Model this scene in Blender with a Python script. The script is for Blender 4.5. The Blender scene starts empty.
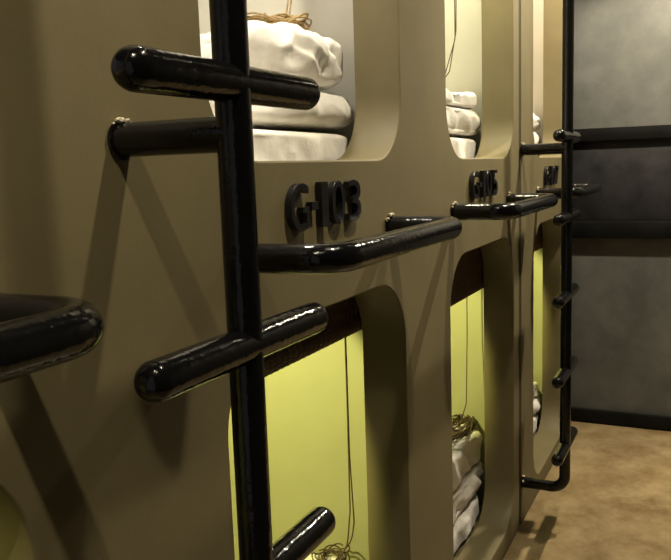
import bpy, bmesh, math, random
from mathutils import Vector, Matrix, noise

scene = bpy.context.scene
COL = scene.collection
PITCH = 1.1476          # capsule spacing along the facade
OP_L, OP_R = 0.97, 1.765  # first opening
THK = 0.116             # facade thickness
LOW_TOP, LOW_BOT = 1.203, 0.085
UP_TOP, UP_BOT = 2.55, 1.486
SEAM = 3.005
END_X = 4.45
FACE_X = 4.26   # the front stops short of the end wall
CEIL = 2.93
Y = Vector((0, 1, 0))

# ------------------------------------------------------------------ materials
def new_mat(name):
    m = bpy.data.materials.new(name); m.use_nodes = True
    nt = m.node_tree
    return m, nt, nt.nodes['Principled BSDF']

def noise_mat(name, c1, c2, scale=6.0, detail=6, rough=0.5, bump=0.0, bscale=60.0, metal=0.0, rvar=0.0,
              lo=0.35, hi=0.65, stretch=(1, 1, 1), sheen=0.0, coat=0.0, bdist=0.002, spec=.5, nrough=.6):
    m, nt, b = new_mat(name)
    b.inputs['Specular IOR Level'].default_value = spec
    N, L = nt.nodes, nt.links
    tc = N.new('ShaderNodeTexCoord'); mp = N.new('ShaderNodeMapping')
    mp.inputs['Scale'].default_value = stretch
    L.new(tc.outputs['Object'], mp.inputs['Vector'])
    n = N.new('ShaderNodeTexNoise'); n.inputs['Scale'].default_value = scale
    n.inputs['Detail'].default_value = detail; n.inputs['Roughness'].default_value = nrough
    L.new(mp.outputs[0], n.inputs['Vector'])
    r = N.new('ShaderNodeValToRGB')
    r.color_ramp.elements[0].position = lo; r.color_ramp.elements[1].position = hi
    r.color_ramp.elements[0].color = (*c1, 1); r.color_ramp.elements[1].color = (*c2, 1)
    L.new(n.outputs['Fac'], r.inputs['Fac']); L.new(r.outputs['Color'], b.inputs['Base Color'])
    b.inputs['Roughness'].default_value = rough; b.inputs['Metallic'].default_value = metal
    if rvar:
        mr = N.new('ShaderNodeMapRange'); mr.inputs['To Min'].default_value = rough - rvar; mr.inputs['To Max'].default_value = rough + rvar
        L.new(n.outputs['Fac'], mr.inputs['Value']); L.new(mr.outputs[0], b.inputs['Roughness'])
    if coat: b.inputs['Coat Weight'].default_value = coat; b.inputs['Coat Roughness'].default_value = .12
    if sheen: b.inputs['Sheen Weight'].default_value = sheen
    if bump:
        n2 = N.new('ShaderNodeTexNoise'); n2.inputs['Scale'].default_value = bscale; n2.inputs['Detail'].default_value = 3
        L.new(tc.outputs['Object'], n2.inputs['Vector'])
        bp = N.new('ShaderNodeBump'); bp.inputs['Strength'].default_value = bump; bp.inputs['Distance'].default_value = bdist
        L.new(n2.outputs['Fac'], bp.inputs['Height']); L.new(bp.outputs['Normal'], b.inputs['Normal'])
    return m

M_FACADE = noise_mat('olive_brown_paint', (.150, .124, .060), (.182, .150, .074), scale=3.5, rough=.6, bump=.25, bscale=160, bdist=.001)
M_BLACK = noise_mat('gloss_black_paint', (.004, .004, .0045), (.0065, .0062, .0065), scale=9, rough=.13, bump=.5, bscale=75, bdist=.002, spec=.42)
M_LETTER = noise_mat('satin_black_letter', (.006, .006, .008), (.011, .011, .013), scale=20, rough=.33, bump=.1, bscale=90)
M_CHIP_GLINT = noise_mat('weld_chips_glint', (.42, .33, .2), (.75, .68, .52), scale=60, rough=.6, bump=.8, bscale=120)
M_CHIPD = noise_mat('weld_dark', (.05, .04, .025), (.35, .27, .16), scale=70, rough=.5, bump=.8, bscale=120)
M_CLOTH = noise_mat('white_cotton', (.80, .77, .71), (.86, .83, .78), scale=9, rough=.85, bump=.5, bscale=38, sheen=.25, bdist=.006)
M_CREAM = noise_mat('cream_lining', (.60, .58, .50), (.65, .63, .545), scale=3, rough=.55, bump=.05, bscale=80)
M_LIME = noise_mat('pale_lime_lining', (.42, .415, .25), (.46, .455, .28), scale=3, rough=.5, bump=.05, bscale=80)
M_REED = noise_mat('dark_woven_reed', (.06, .034, .02), (.19, .115, .065), scale=30, rough=.5, stretch=(.4, 6, 6), bump=.4, bscale=90)
M_CORD = noise_mat('brown_cord', (.045, .028, .012), (.10, .065, .025), scale=60, rough=.7)
M_THREAD = noise_mat('thread', (.12, .075, .04), (.22, .14, .08), scale=40, rough=.7)
M_STRAW = noise_mat('tan_raffia', (.24, .155, .055), (.46, .33, .14), scale=50, rough=.7)
M_FLOOR = noise_mat('stained_concrete', (.19, .122, .05), (.40, .305, .165), scale=5.5, detail=14, rough=.36, rvar=.1, bump=.15, bscale=35, lo=.34, hi=.64, nrough=.72)
M_CONC = noise_mat('grey_concrete', (.086, .088, .084), (.140, .139, .130), scale=5, detail=12, rough=.7, bump=.2, bscale=40)
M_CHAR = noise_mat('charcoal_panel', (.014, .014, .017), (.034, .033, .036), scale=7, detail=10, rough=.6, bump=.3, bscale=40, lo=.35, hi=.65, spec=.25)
M_RAIL = noise_mat('black_rail', (.005, .005, .005), (.009, .009, .009), scale=8, rough=.5, bump=.2, bscale=60, spec=.15)
M_DARK = noise_mat('dark_gap', (.02, .016, .01), (.03, .024, .015), scale=8, rough=.8)
M_CEIL = noise_mat('dark_ceiling', (.02, .02, .02), (.03, .03, .03), scale=3, rough=.8)
M_RWALL = noise_mat('plain_corridor_wall', (.035, .032, .026), (.05, .045, .036), scale=3, rough=.7)

def emit_mat(name, col, s):
    m, nt, b = new_mat(name)
    b.inputs['Base Color'].default_value = (.9, .9, .9, 1)
    b.inputs['Emission Color'].default_value = (*col, 1); b.inputs['Emission Strength'].default_value = s
    return m
M_LAMP_W = emit_mat('lamp_warm', (1, .86, .62), 6)
M_LAMP_L = emit_mat('lamp_lime', (.95, 1, .35), 3)

# ------------------------------------------------------------------ mesh helpers
def link_mesh(name, bm, mat, parent=None, smooth=True, angle=40):
    me = bpy.data.meshes.new(name)
    bmesh.ops.recalc_face_normals(bm, faces=bm.faces)
    bm.to_mesh(me); bm.free()
    me.materials.append(mat)
    if smooth:
        for p in me.polygons: p.use_smooth = True
        try: me.set_sharp_from_angle(angle=math.radians(angle))
        except Exception: pass
    o = bpy.data.objects.new(name, me); COL.objects.link(o)
    if parent:
        o.parent = parent
        o.matrix_parent_inverse = Matrix.Identity(4)
        # geometry is authored in world space; shift it into the parent's frame
        me.transform(Matrix.Translation(-parent.location))
    return o

def struct(o): o['kind'] = 'structure'; return o

def thing(name, loc, label, cat, group=None):
    o = bpy.data.objects.new(name, None); COL.objects.link(o)
    o.empty_display_size = .05
    o.location = loc; o['label'] = label; o['category'] = cat
    if group: o['group'] = group
    return o

def solo(o, origin, label, cat, group=None):
    o.data.transform(Matrix.Translation(-Vector(origin))); o.location = origin
    o['label'] = label; o['category'] = cat
    if group: o['group'] = group
    return o

def box(bm, x0, x1, y0, y1, z0, z1, bevel=0.0):
    r = bmesh.ops.create_cube(bm, size=1)
    vs = r['verts']
    for v in vs:
        v.co = Vector((x0 if v.co.x < 0 else x1, y0 if v.co.y < 0 else y1, z0 if v.co.z < 0 else z1))
    if bevel:
        es = list({e for v in vs for e in v.link_edges})
        bmesh.ops.bevel(bm, geom=es, offset=bevel, segments=2, affect='EDGES', profile=.5)

def fillet(pts, rad, seg=8):
    pts = [Vector(p) for p in pts]
    out = [pts[0]]
    for i in range(1, len(pts) - 1):
        a, b, c = pts[i - 1], pts[i], pts[i + 1]
        u = (a - b).normalized(); w = (c - b).normalized()
        ang = u.angle(w)
        t = min(rad / math.tan(ang / 2), .49 * (a - b).length, .49 * (c - b).length)
        r = t * math.tan(ang / 2)
        cen = b + (u + w).normalized() * (r / math.sin(ang / 2))
        s0 = b + u * t - cen; s1 = b + w * t - cen
        tot = s0.angle(s1); ax = s0.cross(s1).normalized()
        for k in range(seg + 1):
            out.append(cen + Matrix.Rotation(tot * k / seg, 3, ax) @ s0)
    out.append(pts[-1])
    return out

def tube(bm, pts, r, seg=24, cap0='flat', cap1='flat', rf=None):
    """sweep a circle along pts; caps: 'flat', 'dome', 'soft'"""
    pts = [Vector(p) for p in pts]
    n = len(pts)
    tan = []
    for i in range(n):
        a = pts[max(i - 1, 0)]; b = pts[min(i + 1, n - 1)]
        tan.append((b - a).normalized())
    ref = Vector((0, 0, 1)) if abs(tan[0].z) < .9 else Vector((1, 0, 0))
    nrm = tan[0].cross(ref).normalized()
    rings = []
    def ring(c, t, nn, rr):
        bb = t.cross(nn)
        return [bm.verts.new(c + (nn * math.cos(2 * math.pi * k / seg) + bb * math.sin(2 * math.pi * k / seg)) * rr) for k in range(seg)]
    prof = {'flat': [], 'dome': [(math.sin(a), math.cos(a)) for a in (math.pi / 2 * k / 6 for k in range(1, 6))],
            'soft': [(.62 * math.sin(a), .55 + .45 * math.cos(a)) for a in (math.pi / 2 * k / 5 for k in range(1, 6))]}
    def capverts(kind, c, t, nn, rr, sign):
        return [ring(c + t * (sign * h * rr), t, nn, q * rr) for h, q in prof[kind]]
    for i in range(n):
        if i:
            q = tan[i - 1].rotation_difference(tan[i]); nrm = (q @ nrm).normalized()
        rr = r if rf is None else rf(i / (n - 1)) * r
        if i == 0: first = (pts[0], tan[0], nrm.copy(), rr)
        rings.append(ring(pts[i], tan[i], nrm, rr))
    pre = capverts(cap0, *first, -1)[::-1]
    post = capverts(cap1, pts[-1], tan[-1], nrm, rr, 1)
    rings = pre + rings + post
    for a, b in zip(rings, rings[1:]):
        for k in range(seg):
            bm.faces.new((a[k], a[(k + 1) % seg], b[(k + 1) % seg], b[k]))
    def close(rg, kind, c, t, rr, sign):
        if kind == 'dome':
            v = bm.verts.new(c + t * (sign * rr))
            for k in range(seg): bm.faces.new((rg[k], rg[(k + 1) % seg], v))
        else: bm.faces.new(rg)
    close(rings[0], cap0, first[0], first[1], first[3], -1)
    close(rings[-1], cap1, pts[-1], tan[-1], rr, 1)

def line_pts(a, b, n):
    a, b = Vector(a), Vector(b)
    return [a.lerp(b, i / n) for i in range(n + 1)]

def weld_ring(name, centre, r, parent, seed, tube_r=.003):
    """lumpy weld collar round a pipe where it meets the facade, with pale chipped bits and painted glints at the top"""
    rnd = random.Random(seed)
    bm = bmesh.new()
    n = 40; m = 8; rows = []
    for i in range(n):
        a = 2 * math.pi * i / n
        t = tube_r * (1 + .35 * noise.noise(Vector((3 * math.cos(a) + seed, 3 * math.sin(a), 1.7))))
        rr = r + t * .3
        row = []
        for k in range(m):
            b = 2 * math.pi * k / m
            row.append(bm.verts.new(Vector(centre) + Vector((math.cos(a) * (rr + t * math.cos(b)), -t * .95 + t * math.sin(b) * .9, math.sin(a) * (rr + t * math.cos(b))))))
        rows.append(row)
    for i in range(n):
        for k in range(m):
            bm.faces.new((rows[i][k], rows[(i + 1) % n][k], rows[(i + 1) % n][(k + 1) % m], rows[i][(k + 1) % m]))
    o = link_mesh(name, bm, M_BLACK, parent)
    bm = bmesh.new()
    for q in range(7):
        a = math.radians(rnd.uniform(55, 150)); s = rnd.uniform(.0022, .0052)
        c = Vector(centre) + Vector((math.cos(a) * (r + .004), -rnd.uniform(.003, .009), math.sin(a) * (r + .004)))
        rr = bmesh.ops.create_icosphere(bm, subdivisions=2, radius=s)
        for v in rr['verts']:
            v.co *= 1 + .5 * noise.noise(v.co * 400 + Vector((seed, q, 0)))
            v.co = c + Vector((v.co.x * 1.5, v.co.y * .8, v.co.z * .8))
    c = link_mesh('flakes_and_glints', bm, M_CHIP_GLINT, o if False else parent)  # pale colour stands for paint chips and for the highlight on the weld
    c['label'] = 'pale chips and painted highlights at the weld'
    return o

# ------------------------------------------------------------------ facade with rounded openings
def rounded(x0, x1, z0, z1, r, seg=14, rt=None):
    rt = r if rt is None else rt
    out = []
    for cx, cz, a0, q in ((x1 - r, z0 + r, -90, r), (x1 - rt, z1 - rt, 0, rt), (x0 + rt, z1 - rt, 90, rt), (x0 + r, z0 + r, 180, r)):
        for k in range(seg + 1):
            a = math.radians(a0 + 90 * k / seg)
            out.append((cx + q * math.cos(a), cz + q * math.sin(a)))
    return out

def panel(name, outline, holes):
    cu = bpy.data.curves.new(name + '_curve', 'CURVE'); cu.dimensions = '2D'; cu.fill_mode = 'BOTH'
    bev = .004
    cu.extrude = THK / 2 - bev; cu.bevel_depth = bev; cu.bevel_resolution = 2; cu.offset = -bev
    for loop in [outline] + holes:
        s = cu.splines.new('POLY'); s.points.add(len(loop) - 1)
        for p, (x, z) in zip(s.points, loop): p.co = (x, z, 0, 1)
        s.use_cyclic_u = True
    tmp = bpy.data.objects.new('tmp', cu); COL.objects.link(tmp)
    dg = bpy.context.evaluated_depsgraph_get()
    me = bpy.data.meshes.new_from_object(tmp.evaluated_get(dg))
    bpy.data.objects.remove(tmp)
    # curve plane XY -> world XZ, thickness from y=0 to y=THK
    me.transform(Matrix.Translation((0, THK / 2, 0)) @ Matrix.Rotation(math.radians(90), 4, 'X'))
    me.materials.clear(); me.materials.append(M_FACADE)
    for p in me.polygons: p.use_smooth = True
    me.set_sharp_from_angle(angle=math.radians(35))
    o = bpy.data.objects.new(name, me); COL.objects.link(o)
    return struct(o)

def holes(ks):
    h = []
    for k in ks:
        dx = k * PITCH - (.025 if k < 0 else 0)
        h.append(rounded(OP_L + dx, OP_R + dx, UP_BOT, UP_TOP, .15))
        h.append(rounded(OP_L + .015 + dx, OP_R + dx, LOW_BOT, LOW_TOP, .155))
    return h
panel('wall_left', [(-1.40, .004), (SEAM, .004), (SEAM, CEIL), (-1.40, CEIL)], holes((-1, 0, 1)))
panel('wall_left', [(SEAM + .040, .004), (FACE_X, .004), (FACE_X, CEIL), (SEAM + .040, CEIL)], holes((2,)))
bm = bmesh.new(); box(bm, SEAM + .0005, SEAM + .0395, .004, .05, .004, CEIL); struct(link_mesh('trim_1', bm, M_DARK, smooth=False))

# ------------------------------------------------------------------ rest of the shell
bm = bmesh.new(); box(bm, -1.6, END_X + .25, -1.47, 2.3, -.1, 0); struct(link_mesh('floor', bm, M_FLOOR, smooth=False))
bm = bmesh.new(); box(bm, -1.6, END_X + .25, -1.47, 2.3, CEIL + .004, CEIL + .1); struct(link_mesh('ceiling', bm, M_CEIL, smooth=False))
bm = bmesh.new(); box(bm, END_X + .02, END_X + .14, -1.37, 2.3, 0, CEIL); struct(link_mesh('wall_back', bm, M_CONC, smooth=False))
bm = bmesh.new(); box(bm, -1.6, END_X + .25, -1.47, -1.37, 0, CEIL); struct(link_mesh('wall_right', bm, M_RWALL, smooth=False))
bm = bmesh.new(); box(bm, END_X - .02, END_X + .019, -1.368, .6, 1.563, 1.632, .004); struct(link_mesh('trim_2', bm, M_RAIL))
bm = bmesh.new(); box(bm, END_X - .02, END_X + .019, -1.368, .6, 1.046, 1.137, .004); struct(link_mesh('trim_3', bm, M_RAIL))
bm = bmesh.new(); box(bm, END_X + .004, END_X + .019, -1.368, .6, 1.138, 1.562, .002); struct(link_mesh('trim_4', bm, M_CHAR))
bm = bmesh.new(); box(bm, END_X - .01, END_X + .019, -1.368, .6, 0.001, .078, .004); struct(link_mesh('baseboard_back', bm, M_RAIL))

# ceiling downlights (real lamps of the corridor)
LX = (-.02, 1.246, 2.5, 3.75)
LP = {-.02: 3.1, 1.246: 2.5, 2.5: 3.0, 3.75: 5.6}
for x in LX:
    bm = bmesh.new()
    bmesh.ops.create_cone(bm, cap_ends=True, segments=32, radius1=.045, radius2=.045, depth=.01)
    bmesh.ops.translate(bm, verts=bm.verts, vec=(x, -.67, CEIL - .006))
    struct(link_mesh('ceiling_light', bm, M_LAMP_W))
    ld = bpy.data.lights.new('downlight', 'SPOT'); ld.shadow_soft_size = .04; ld.spot_size = math.radians(96 if x < 3 else 132); ld.spot_blend = 1.0 if x < 3 else .4
    ld.energy = 58 * LP[x]; ld.color = (1, .88, .65)
    lo = bpy.data.objects.new('downlight', ld); COL.objects.link(lo); lo.location = (x, -.67, CEIL - .014)
    if x < 3: lo.rotation_euler = (Vector((x, 0, 2.2)) - lo.location).to_track_quat('-Z', 'Y').to_euler()   # aim tilted to the front so the lower facade falls darker

# ------------------------------------------------------------------ capsules
def xc(k): return (OP_L + OP_R) / 2 + k * PITCH
HALF = .54
def capsule(k, upper, label):
    c = xc(k); z0, z1 = (1.452, 2.62) if upper else (.055, 1.40)
    lin = M_CREAM if upper else M_LIME
    y0, y1 = THK + .003, 2.1
    t = thing('sleeping_capsule', (c, y0, z0), label, 'sleeping capsule', 'capsules behind the brown front')
    for s in (-1, 1):
        bm = bmesh.new(); box(bm, c + s * HALF - (.0 if s > 0 else .025), c + s * HALF + (.025 if s > 0 else 0), y0, y1, z0, z1, .002)
        link_mesh('side_wall', bm, lin, t)
    bm = bmesh.new(); box(bm, c - HALF, c + HALF, y1, y1 + .025, z0, z1, .002); link_mesh('end_wall', bm, lin, t)
    bm = bmesh.new(); box(bm, c - HALF, c + HALF, y0, y1, z0 - .02, z0, .002); link_mesh('base_board', bm, M_FACADE, t)
    bm = bmesh.new(); box(bm, c - HALF, c + HALF, y0, y1, z1, z1 + .02, .002); link_mesh('roof_board', bm, lin, t)
    for s in (-1, 1):
        bm = bmesh.new(); xx = c + s * HALF
        box(bm, min(xx, xx - s * .02), max(xx, xx - s * .02), y0, y0 + .015, z0 + .001, z1 - .001, .003); link_mesh('corner_post', bm, lin, t)
    spot = not upper and k >= 0
    lx, ly = (c - .35, .63) if spot else (c + .1, .30 if upper else .6)
    rl = .035 if spot else .07
    bm = bmesh.new(); bmesh.ops.create_cone(bm, cap_ends=True, segments=32, radius1=rl, radius2=rl * .86, depth=.02)
    bmesh.ops.translate(bm, verts=bm.verts, vec=(lx, ly, z1 - .012)); link_mesh('ceiling_lamp', bm, M_LAMP_W if upper else M_LAMP_L, t)
    if spot:     # interior light as an unseen spot shaped to hit the right-hand wall, not the jamb
        ld = bpy.data.lights.new('capsule_light', 'SPOT'); ld.shadow_soft_size = .02
        ld.spot_size = math.radians(54); ld.spot_blend = .22
    else:
        ld = bpy.data.lights.new('capsule_light', 'AREA'); ld.shape = 'DISK'; ld.size = .13
    ld.energy = UP_E[k] if upper else LO_E[k]; ld.color = UP_C[k] if upper else LO_C
    lo = bpy.data.objects.new('capsule_light', ld); COL.objects.link(lo); lo.location = (lx, ly, z1 - .045)
    if spot:
        lo.rotation_euler = (Vector((c + .54, .565, .72)) - lo.location).to_track_quat('-Z', 'Y').to_euler()
    return t
UP_E = {0: 6.6, 1: 9, 2: 7}
UP_C = {0: (1, .92, .80), 1: (1, .94, .62), 2: (1, .80, .56)}
LO_E = {-1: 6, 0: 64, 1: 66, 2: 66}
LO_C = (1, .945, .33)
capsule(0, True, 'upper sleeping capsule with cream lining, opening directly above the G-103 sign')
capsule(1, True, 'upper sleeping capsule with cream lining, opening directly above the G-105 sign')
capsule(2, True, 'upper sleeping capsule nearest the far ladder, only a narrow pale slit of it showing')
capsule(-1, False, 'lower sleeping capsule at the bottom left corner, only its curved green-lit edge showing')
capsule(0, False, 'lower sleeping capsule glowing lime behind the near ladder, below the G-103 sign')
capsule(1, False, 'lower sleeping capsule glowing lime below the G-105 sign')
capsule(2, False, 'lower sleeping capsule beside the far ladder, a thin lime slit of it showing')

# ------------------------------------------------------------------ bedding
def soft_block(x0, x1, y0, y1, z0, z1, seed, p=5.0, wr=.012, layers=0, sag=0.0, n=44, tilt=0.0, covered=False):
    """rounded cloth block with ridged wrinkles; p = squareness of its outline, layers = folded plies"""
    bm = bmesh.new()
    r = bmesh.ops.create_cube(bm, size=2)
    bmesh.ops.subdivide_edges(bm, edges=bm.edges[:], cuts=n, use_grid_fill=True)
    c = Vector(((x0 + x1) / 2, (y0 + y1) / 2, (z0 + z1) / 2)); h = Vector(((x1 - x0) / 2, (y1 - y0) / 2, (z1 - z0) / 2))
    so = Vector((seed * 3.7, seed * 1.3, seed * 7.1))
    for v in bm.verts:
        u = v.co.copy()
        ln = (abs(u.x) ** p + abs(u.y) ** p + abs(u.z) ** p) ** (1 / p)
        u = u / ln
        q = Vector((u.x * h.x, u.y * h.y, u.z * h.z))
        nn = Vector((math.copysign(abs(u.x) ** (p - 1), u.x) / h.x, math.copysign(abs(u.y) ** (p - 1), u.y) / h.y, math.copysign(abs(u.z) ** (p - 1), u.z) / h.z)).normalized()
        w = q + so
        big = noise.noise(w * 5)
        warp = Vector((noise.noise(w * 4 + so), noise.noise(w * 4 + so * 2), noise.noise(w * 4 - so))) * .06
        a = Vector((w.x + warp.x, w.y + warp.y, w.z + warp.z))
        cr = (a.x + a.y * .8) * .62 + a.z * .78; al = (a.x - a.y) * .7 - a.z * .5
        ridge = 1 - abs(noise.noise(Vector((cr * 15, al * 4.5, a.y * 3)))) * 2.2
        fine = 1 - abs(noise.noise(Vector((cr * 9 + al * 24 + 5, al * 7 - cr * 6, a.y * 5)))) * 2.2
        disp = wr * (.7 * big + .75 * ridge + .4 * fine - .53)
        if layers:
            s = (u.z * .5 + .5) * layers + .12 * noise.noise(w * 3)
            side = max(0, 1 - abs(nn.z) * 1.1)
            disp += side * (abs(math.sin(math.pi * s)) ** .55 - .8) * h.z / layers * .75
        disp *= (1 - .9 * max(0, -nn.z)) * (1 - .9 * max(0, nn.x)) * (1 - (.9 if covered else .25) * max(0, nn.z))
        v.co = c + q + nn * disp
        v.co.z += sag * (1 - u.z) * 0 - sag * max(0, u.x) ** 2 * (.5 + .5 * u.z) + tilt * u.x
    bmesh.ops.smooth_vert(bm, verts=bm.verts, factor=.4, use_axis_x=True, use_axis_y=True, use_axis_z=True)
    return bm

def bedding(name, args, kw, label, cat, group=None):
    bm = soft_block(*args, **kw)
    o = link_mesh(name, bm, M_CLOTH, angle=80)
    x0, x1, y0, y1, z0, z1 = args[:6]
    return solo(o, ((x0 + x1) / 2, (y0 + y1) / 2, z0), label, cat, group)

def pile(k, upper, lm, lq, lp, zq, zp, ztop, seed, yf=.135, xr=.52, sq=4.6, wl=.40, dy=.62, wr=.02):
    c = xc(k); zb = 1.454 if upper else .057
    bedding('mattress', (c - .52, c + xr, yf, 1.95, zb, zq, seed), dict(p=9, wr=.012, n=56, covered=True), lm, 'mattress', 'white mattresses')
    bedding('folded_quilt', (c + xr - wl - .08, c + xr, yf + .01, yf + .05 + dy, zq + .001, zp, seed + 1), dict(p=sq + 1, wr=wr, covered=True, layers=1 if zp - zq < .12 else 2), lq, 'quilt', 'white folded quilts')
    bedding('pillow', (c + xr - wl, c + xr - .02, yf + .02, yf + .02 + dy, zp + .001, ztop, seed + 2), dict(p=sq, wr=wr * 1.2), lp, 'pillow', 'white pillows')

pile(0, True, 'white sheeted mattress at the bottom of the bedding stack above the G-103 sign',
     'white quilt folded between mattress and pillow above the G-103 sign',
     'plump white pillow topping the stack above G-103, tan raffia on it', 1.560, 1.655, 1.79, 3, wr=.024)
pile(1, True, 'white sheeted mattress at the bottom of the bedding stack above the G-105 sign',
     'rumpled white quilt in the middle of the bedding stack above the G-105 sign',
     'thin flat white pillow on top of the bedding stack above the G-105 sign', 1.57, 1.67, 1.725, 11, xr=.533, sq=8, wl=.6, wr=.019)
pile(2, True, 'white mattress in the far upper capsule, just above the far ladder bracket',
     'white quilt in the far upper capsule slit beside the far ladder',
     'white pillow at the top of the bedding in the far upper capsule slit', 1.54, 1.62, 1.70, 19, xr=.533, sq=9, wl=.5, wr=.026)
pile(0, False, 'white mattress at the base of the lower capsule below the G-103 sign',
     'white quilt lying on the mattress in the lower capsule below the G-103 sign',
     'white pillow at the bottom edge of the photo in the lime capsule below G-103', .17, .29, .40, 27, dy=.27)
pile(1, False, 'white mattress at the base of the lower capsule below the G-105 sign',
     'bulging white quilt under the pillow in the lower capsule below the G-105 sign',
     'white pillow under the dark cord tangle in the lower capsule below the G-105 sign', .16, .27, .41, 35, xr=.533, sq=9, wl=.5, wr=.026)
pile(2, False, 'white mattress at the base of the far lower capsule beside the far ladder',
     'white quilt in the far lower capsule slit beside the far ladder',
     'white pillow at the top of the bedding in the far lower lime slit', .16, .23, .31, 43, xr=.533, sq=9, wl=.5, wr=.026)

# ------------------------------------------------------------------ woven blinds with pull cords
def curl(rnd, c, ext, n=26, loops=1.6):
    ph = rnd.uniform(0, 6.28); ax, ay = rnd.uniform(.5, 1) * ext[0], rnd.uniform(.5, 1) * ext[1]
    off = Vector((rnd.uniform(-.3, .3) * ext[0], rnd.uniform(-.3, .3) * ext[1], 0)); lp = rnd.uniform(.5, loops); out = []
    zz = rnd.uniform(.15, 1); f2 = rnd.uniform(2, 4)
    for i in range(n):
        t = i / (n - 1); a = ph + lp * 2 * math.pi * t
        out.append(Vector(c) + off + Vector((ax * math.cos(a), ay * math.sin(a), ext[2] * (.12 + zz * abs(math.sin(f2 * a * .5 + ph))))))
    return out

def blind(k, upper, bottom, label, cord, heap, heap_mat, twig=False, seed=0):
    c = xc(k); z1 = (2.60 if upper else 1.36); x0, x1 = c - .47, c + .47; y = THK + .032
    t = thing('woven_blind', (c, y, z1), label, 'blind', 'woven reed blinds')
    bm = bmesh.new(); box(bm, x0, x1, y - .012, y + .012, z1 - .03, z1, .003); link_mesh('headrail', bm, M_REED, t)
    R = .026; zr = bottom + R
    bm = bmesh.new(); z = z1 - .034
    while z > zr + .004:
        tube(bm, [(x0, y - .016, z), (x1, y - .016, z)], .0032, seg=6); z -= .0067
    link_mesh('reed_panel', bm, M_REED, t)
    bm = bmesh.new()   # rolled lower end
    for j in range(18):
        a = 2 * math.pi * j / 18
        tube(bm, [(x0, y + R * .86 * math.cos(a), zr + R * .86 * math.sin(a)), (x1, y + R * .86 * math.cos(a), zr + R * .86 * math.sin(a))], .0045, seg=6)
    link_mesh('reed_roll', bm, M_REED, t)
    bm = bmesh.new()
    xx = x0 + .02
    while xx < x1:
        pts = [(xx, y + R * 1.03 * math.cos(a), zr + R * 1.03 * math.sin(a)) for a in (2 * math.pi * j / 16 for j in range(17))]
        tube(bm, pts, .0022, seg=5)
        tube(bm, line_pts((xx, y - .0205, z1 - .03), (xx, y - .0205, zr), 3), .0016, seg=5)
        xx += .024
    link_mesh('binding_threads', bm, M_THREAD, t)
    if cord:
        bm = bmesh.new()
        for pts in cord:
            tube(bm, fillet(pts, .04, 5), .0021, seg=8)
        cd = link_mesh('pull_cord', bm, M_CORD if not twig else M_STRAW, t)
        if heap:
            rnd = random.Random(seed); bm = bmesh.new()
            cen, ext, num = heap
            for q in range(num):
                if twig and q % 2 == 0:
                    a = rnd.uniform(0, 6.28); l = rnd.uniform(.03, .075)
                    b = Vector(cen) + Vector((rnd.uniform(-1, 1) * ext[0] * .85, rnd.uniform(-1, 1) * ext[1] * .6, rnd.uniform(.002, .012)))
                    e = b + Vector((math.cos(a) * l, math.sin(a) * l * .7, rnd.uniform(.004, .05)))
                    mid = (b + e) / 2 + Vector((rnd.uniform(-.01, .01), 0, rnd.uniform(0, .014)))
                    tube(bm, fillet([b, mid, e], .03, 4), rnd.uniform(.0028, .0045), seg=7, rf=lambda s: 1.1 - .5 * s)
                else:
                    tube(bm, curl(rnd, cen, ext), rnd.uniform(.0017, .0026), seg=6)
            h = link_mesh('cord_tangle', bm, heap_mat, cd)
            h.data.transform(Matrix.Translation(cd.location - t.location))
            h['label'] = 'tan raffia cord tangle' if twig else 'dark brown cord tangle'
    return t

blind(0, True, 2.45, 'reed blind over the opening above G-103, its tan raffia cord ending on the pillow',
      [[(1.76, .29, 2.55), (1.755, .29, 2.1), (1.80, .29, 1.93), (1.76, .29, 1.81)], [(1.77, .30, 2.55), (1.77, .30, 2.1), (1.81, .30, 1.95), (1.76, .30, 1.81)]],
      ((1.70, .30, 1.790), (.11, .10, .035), 36), M_STRAW, True, 5)
blind(1, True, 2.45, 'reed blind over the opening above G-105, two thin cords hanging against the cream wall',
      [[(2.905, .2, 2.57), (2.875, .2, 1.95), (2.82, .21, 1.80), (2.74, .24, 1.73)], [(2.865, .2, 2.57), (2.862, .2, 1.92), (2.80, .22, 1.79), (2.70, .24, 1.725)]], None, M_CORD)
blind(0, False, 1.057, 'dark woven reed blind rolled up over the lime capsule below the G-103 sign',
      [[(1.842, .2, 1.33), (1.842, .2, .8), (1.838, .2, .54), (1.825, .205, .45), (1.78, .22, .41)], [(1.846, .2, 1.33), (1.846, .2, .7), (1.862, .2, .50), (1.852, .205, .448), (1.79, .23, .412)]],
      ((1.815, .25, .402), (.06, .05, .018), 8), M_CORD, False, 8)
blind(1, False, .985, 'dark woven reed blind rolled up over the lower capsule below the G-105 sign',
      [[(2.981, .2, 1.33), (2.978, .2, .8), (2.955, .2, .52), (2.94, .22, .44)]],
      ((2.95, .225, .408), (.15, .055, .03), 24), M_CORD, False, 4)
blind(2, False, 1.02, 'dark woven reed blind rolled up over the thin lime slit beside the far ladder', None, None, M_CORD)

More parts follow.
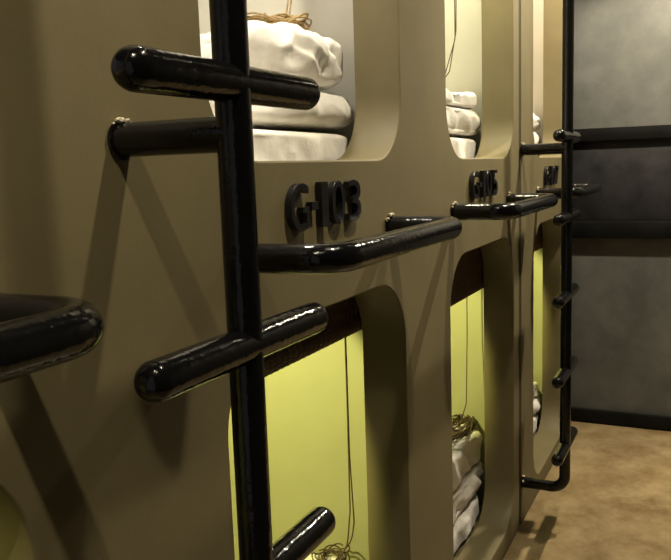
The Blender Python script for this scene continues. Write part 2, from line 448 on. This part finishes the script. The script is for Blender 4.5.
# ------------------------------------------------------------------ letters
def char_bm(ch, x0, x1, z0, z1, depth, off=.02):
    cu = bpy.data.curves.new('txt', 'FONT'); cu.body = ch; cu.size = 1; cu.extrude = .5; cu.offset = off; cu.resolution_u = 5
    tmp = bpy.data.objects.new('tmp', cu); COL.objects.link(tmp)
    dg = bpy.context.evaluated_depsgraph_get(); me = bpy.data.meshes.new_from_object(tmp.evaluated_get(dg))
    bpy.data.objects.remove(tmp)
    bm = bmesh.new(); bm.from_mesh(me)
    bmesh.ops.remove_doubles(bm, verts=bm.verts, dist=1e-5)
    xs = [v.co.x for v in bm.verts]; ys = [v.co.y for v in bm.verts]; zs = [v.co.z for v in bm.verts]
    for v in bm.verts:
        fx = (v.co.x - min(xs)) / (max(xs) - min(xs)); fy = (v.co.y - min(ys)) / (max(ys) - min(ys)); fz = (v.co.z - min(zs)) / (max(zs) - min(zs))
        v.co = Vector((x0 + fx * (x1 - x0), -.002 - depth * fz, z0 + fy * (z1 - z0)))
    return bm

def sign(k, text, label):
    dx = k * PITCH - (.012 if k else 0)
    t = thing('room_number_sign', (1.33 + dx, 0, 1.362), label, 'sign', 'black raised capsule numbers')
    spans = ((1.190, 1.258), (1.268, 1.293), (1.308, 1.336), (1.353, 1.411), (1.428, 1.488))
    for ch, (xa, xb) in zip(text, spans):
        z0, z1 = (1.396, 1.411) if ch == '-' else (1.362, 1.446)
        name = {'G': 'letter', '-': 'dash'}.get(ch, 'digit')
        link_mesh(name, char_bm(ch, xa + dx, xb + dx, z0, z1, .0125, .0), M_LETTER, t, angle=35)
    return t
sign(0, 'G-103', 'raised black number sign reading G-103')
sign(1, 'G-105', 'raised black number sign reading G-105')
sign(2, 'G-107', 'raised black number sign half hidden behind the far ladder pole')

# ------------------------------------------------------------------ grab handles
def handle(k, label, seed):
    xl, xr, s, z, r = 1.052 + k * PITCH + (.025 if k < 0 else -.03 if k == 1 else 0), 1.677 + k * PITCH + (.025 if k < 0 else 0), .1624, 1.3345, .0235
    t = thing('grab_handle', ((xl + xr) / 2, 0, z), label, 'handle', 'black pipe handles under the numbers')
    bm = bmesh.new()
    tube(bm, fillet([(xl, -.0002, z), (xl, -s, z), (xr, -s, z), (xr, -.0002, z)], .058, 9), r, seg=28)
    link_mesh('bent_rail', bm, M_BLACK, t)
    for x in (xl, xr): weld_ring('weld_collar', (x, -.0002, z), r, t, seed); seed += 1
    return t
handle(-1, 'black pipe grab handle cut off by the left edge of the photo', 11)
handle(0, 'black pipe grab handle under the G-103 sign', 21)
handle(1, 'black pipe grab handle under the G-105 sign, its far end behind the far ladder', 31)
handle(2, 'black pipe grab handle mostly hidden behind the far ladder pole', 41)

# ------------------------------------------------------------------ ladders
def ladder(x, ztop, label, seed, brackets, heights):
    s, r, L = .1688, .0212, .190
    t = thing('pole_ladder', (x, -s, .18), label, 'ladder', 'single pole ladders')
    bm = bmesh.new()
    tube(bm, fillet([(x, -.0002, .1815), (x, -s, .1815), (x, -s, ztop)], .05, 8), r, seg=28, cap1='dome')
    link_mesh('pole', bm, M_BLACK, t)
    weld_ring('weld_collar', (x, -.0002, .1815), r, t, seed)
    for z in brackets:
        bm = bmesh.new(); tube(bm, [(x, -.0002, z), (x, -s, z)], r, seg=28)
        b = link_mesh('wall_bracket', bm, M_BLACK, t)
        weld_ring('weld_collar', (x, -.0002, z), r, t, seed + int(z * 10))
    for z in heights:
        bm = bmesh.new(); tube(bm, line_pts((x - L + r, -s, z), (x + L - r * .62, -s, z), 12), r * 1.05, seg=28, cap0='dome', cap1='soft')
        link_mesh('rung', bm, M_BLACK, t)
    return t
ladder(.7822, 2.62, 'large black single pole ladder with crossing rungs, nearest the camera', 51, (1.514, 2.45), (1.571, 1.264, .962, .662, .362))
ladder(3.0558, 2.62, 'far black single pole ladder beside the grey end wall, elbow at its foot', 71, (1.514, 2.45), (1.557, 1.257, .957, .657, .357))

# ------------------------------------------------------------------ world, camera, colour
w = bpy.data.worlds.new('World'); scene.world = w; w.use_nodes = True
w.node_tree.nodes['Background'].inputs['Color'].default_value = (1, .95, .95, 1)
w.node_tree.nodes['Background'].inputs['Strength'].default_value = .15

cam = bpy.data.cameras.new('Camera'); co = bpy.data.objects.new('Camera', cam); COL.objects.link(co)
cam.sensor_fit = 'HORIZONTAL'; cam.sensor_width = 36; cam.lens = 36 * 785.83 / 671; cam.clip_start = .02
R2 = Vector((0.43181144, -0.90133237, -0.03374669)); U2 = Vector((0.14208435, 0.03102712, 0.98936816)); F = Vector((0.89070249, 0.43201537, -0.14146308))
co.matrix_world = Matrix(((R2.x, U2.x, -F.x, 0), (R2.y, U2.y, -F.y, -.67123), (R2.z, U2.z, -F.z, 1.471165), (0, 0, 0, 1)))
scene.camera = co
vs = scene.view_settings
vs.view_transform = 'Standard'; vs.look = 'None'; vs.gamma = 1; vs.exposure = .28; vs.use_curve_mapping = False
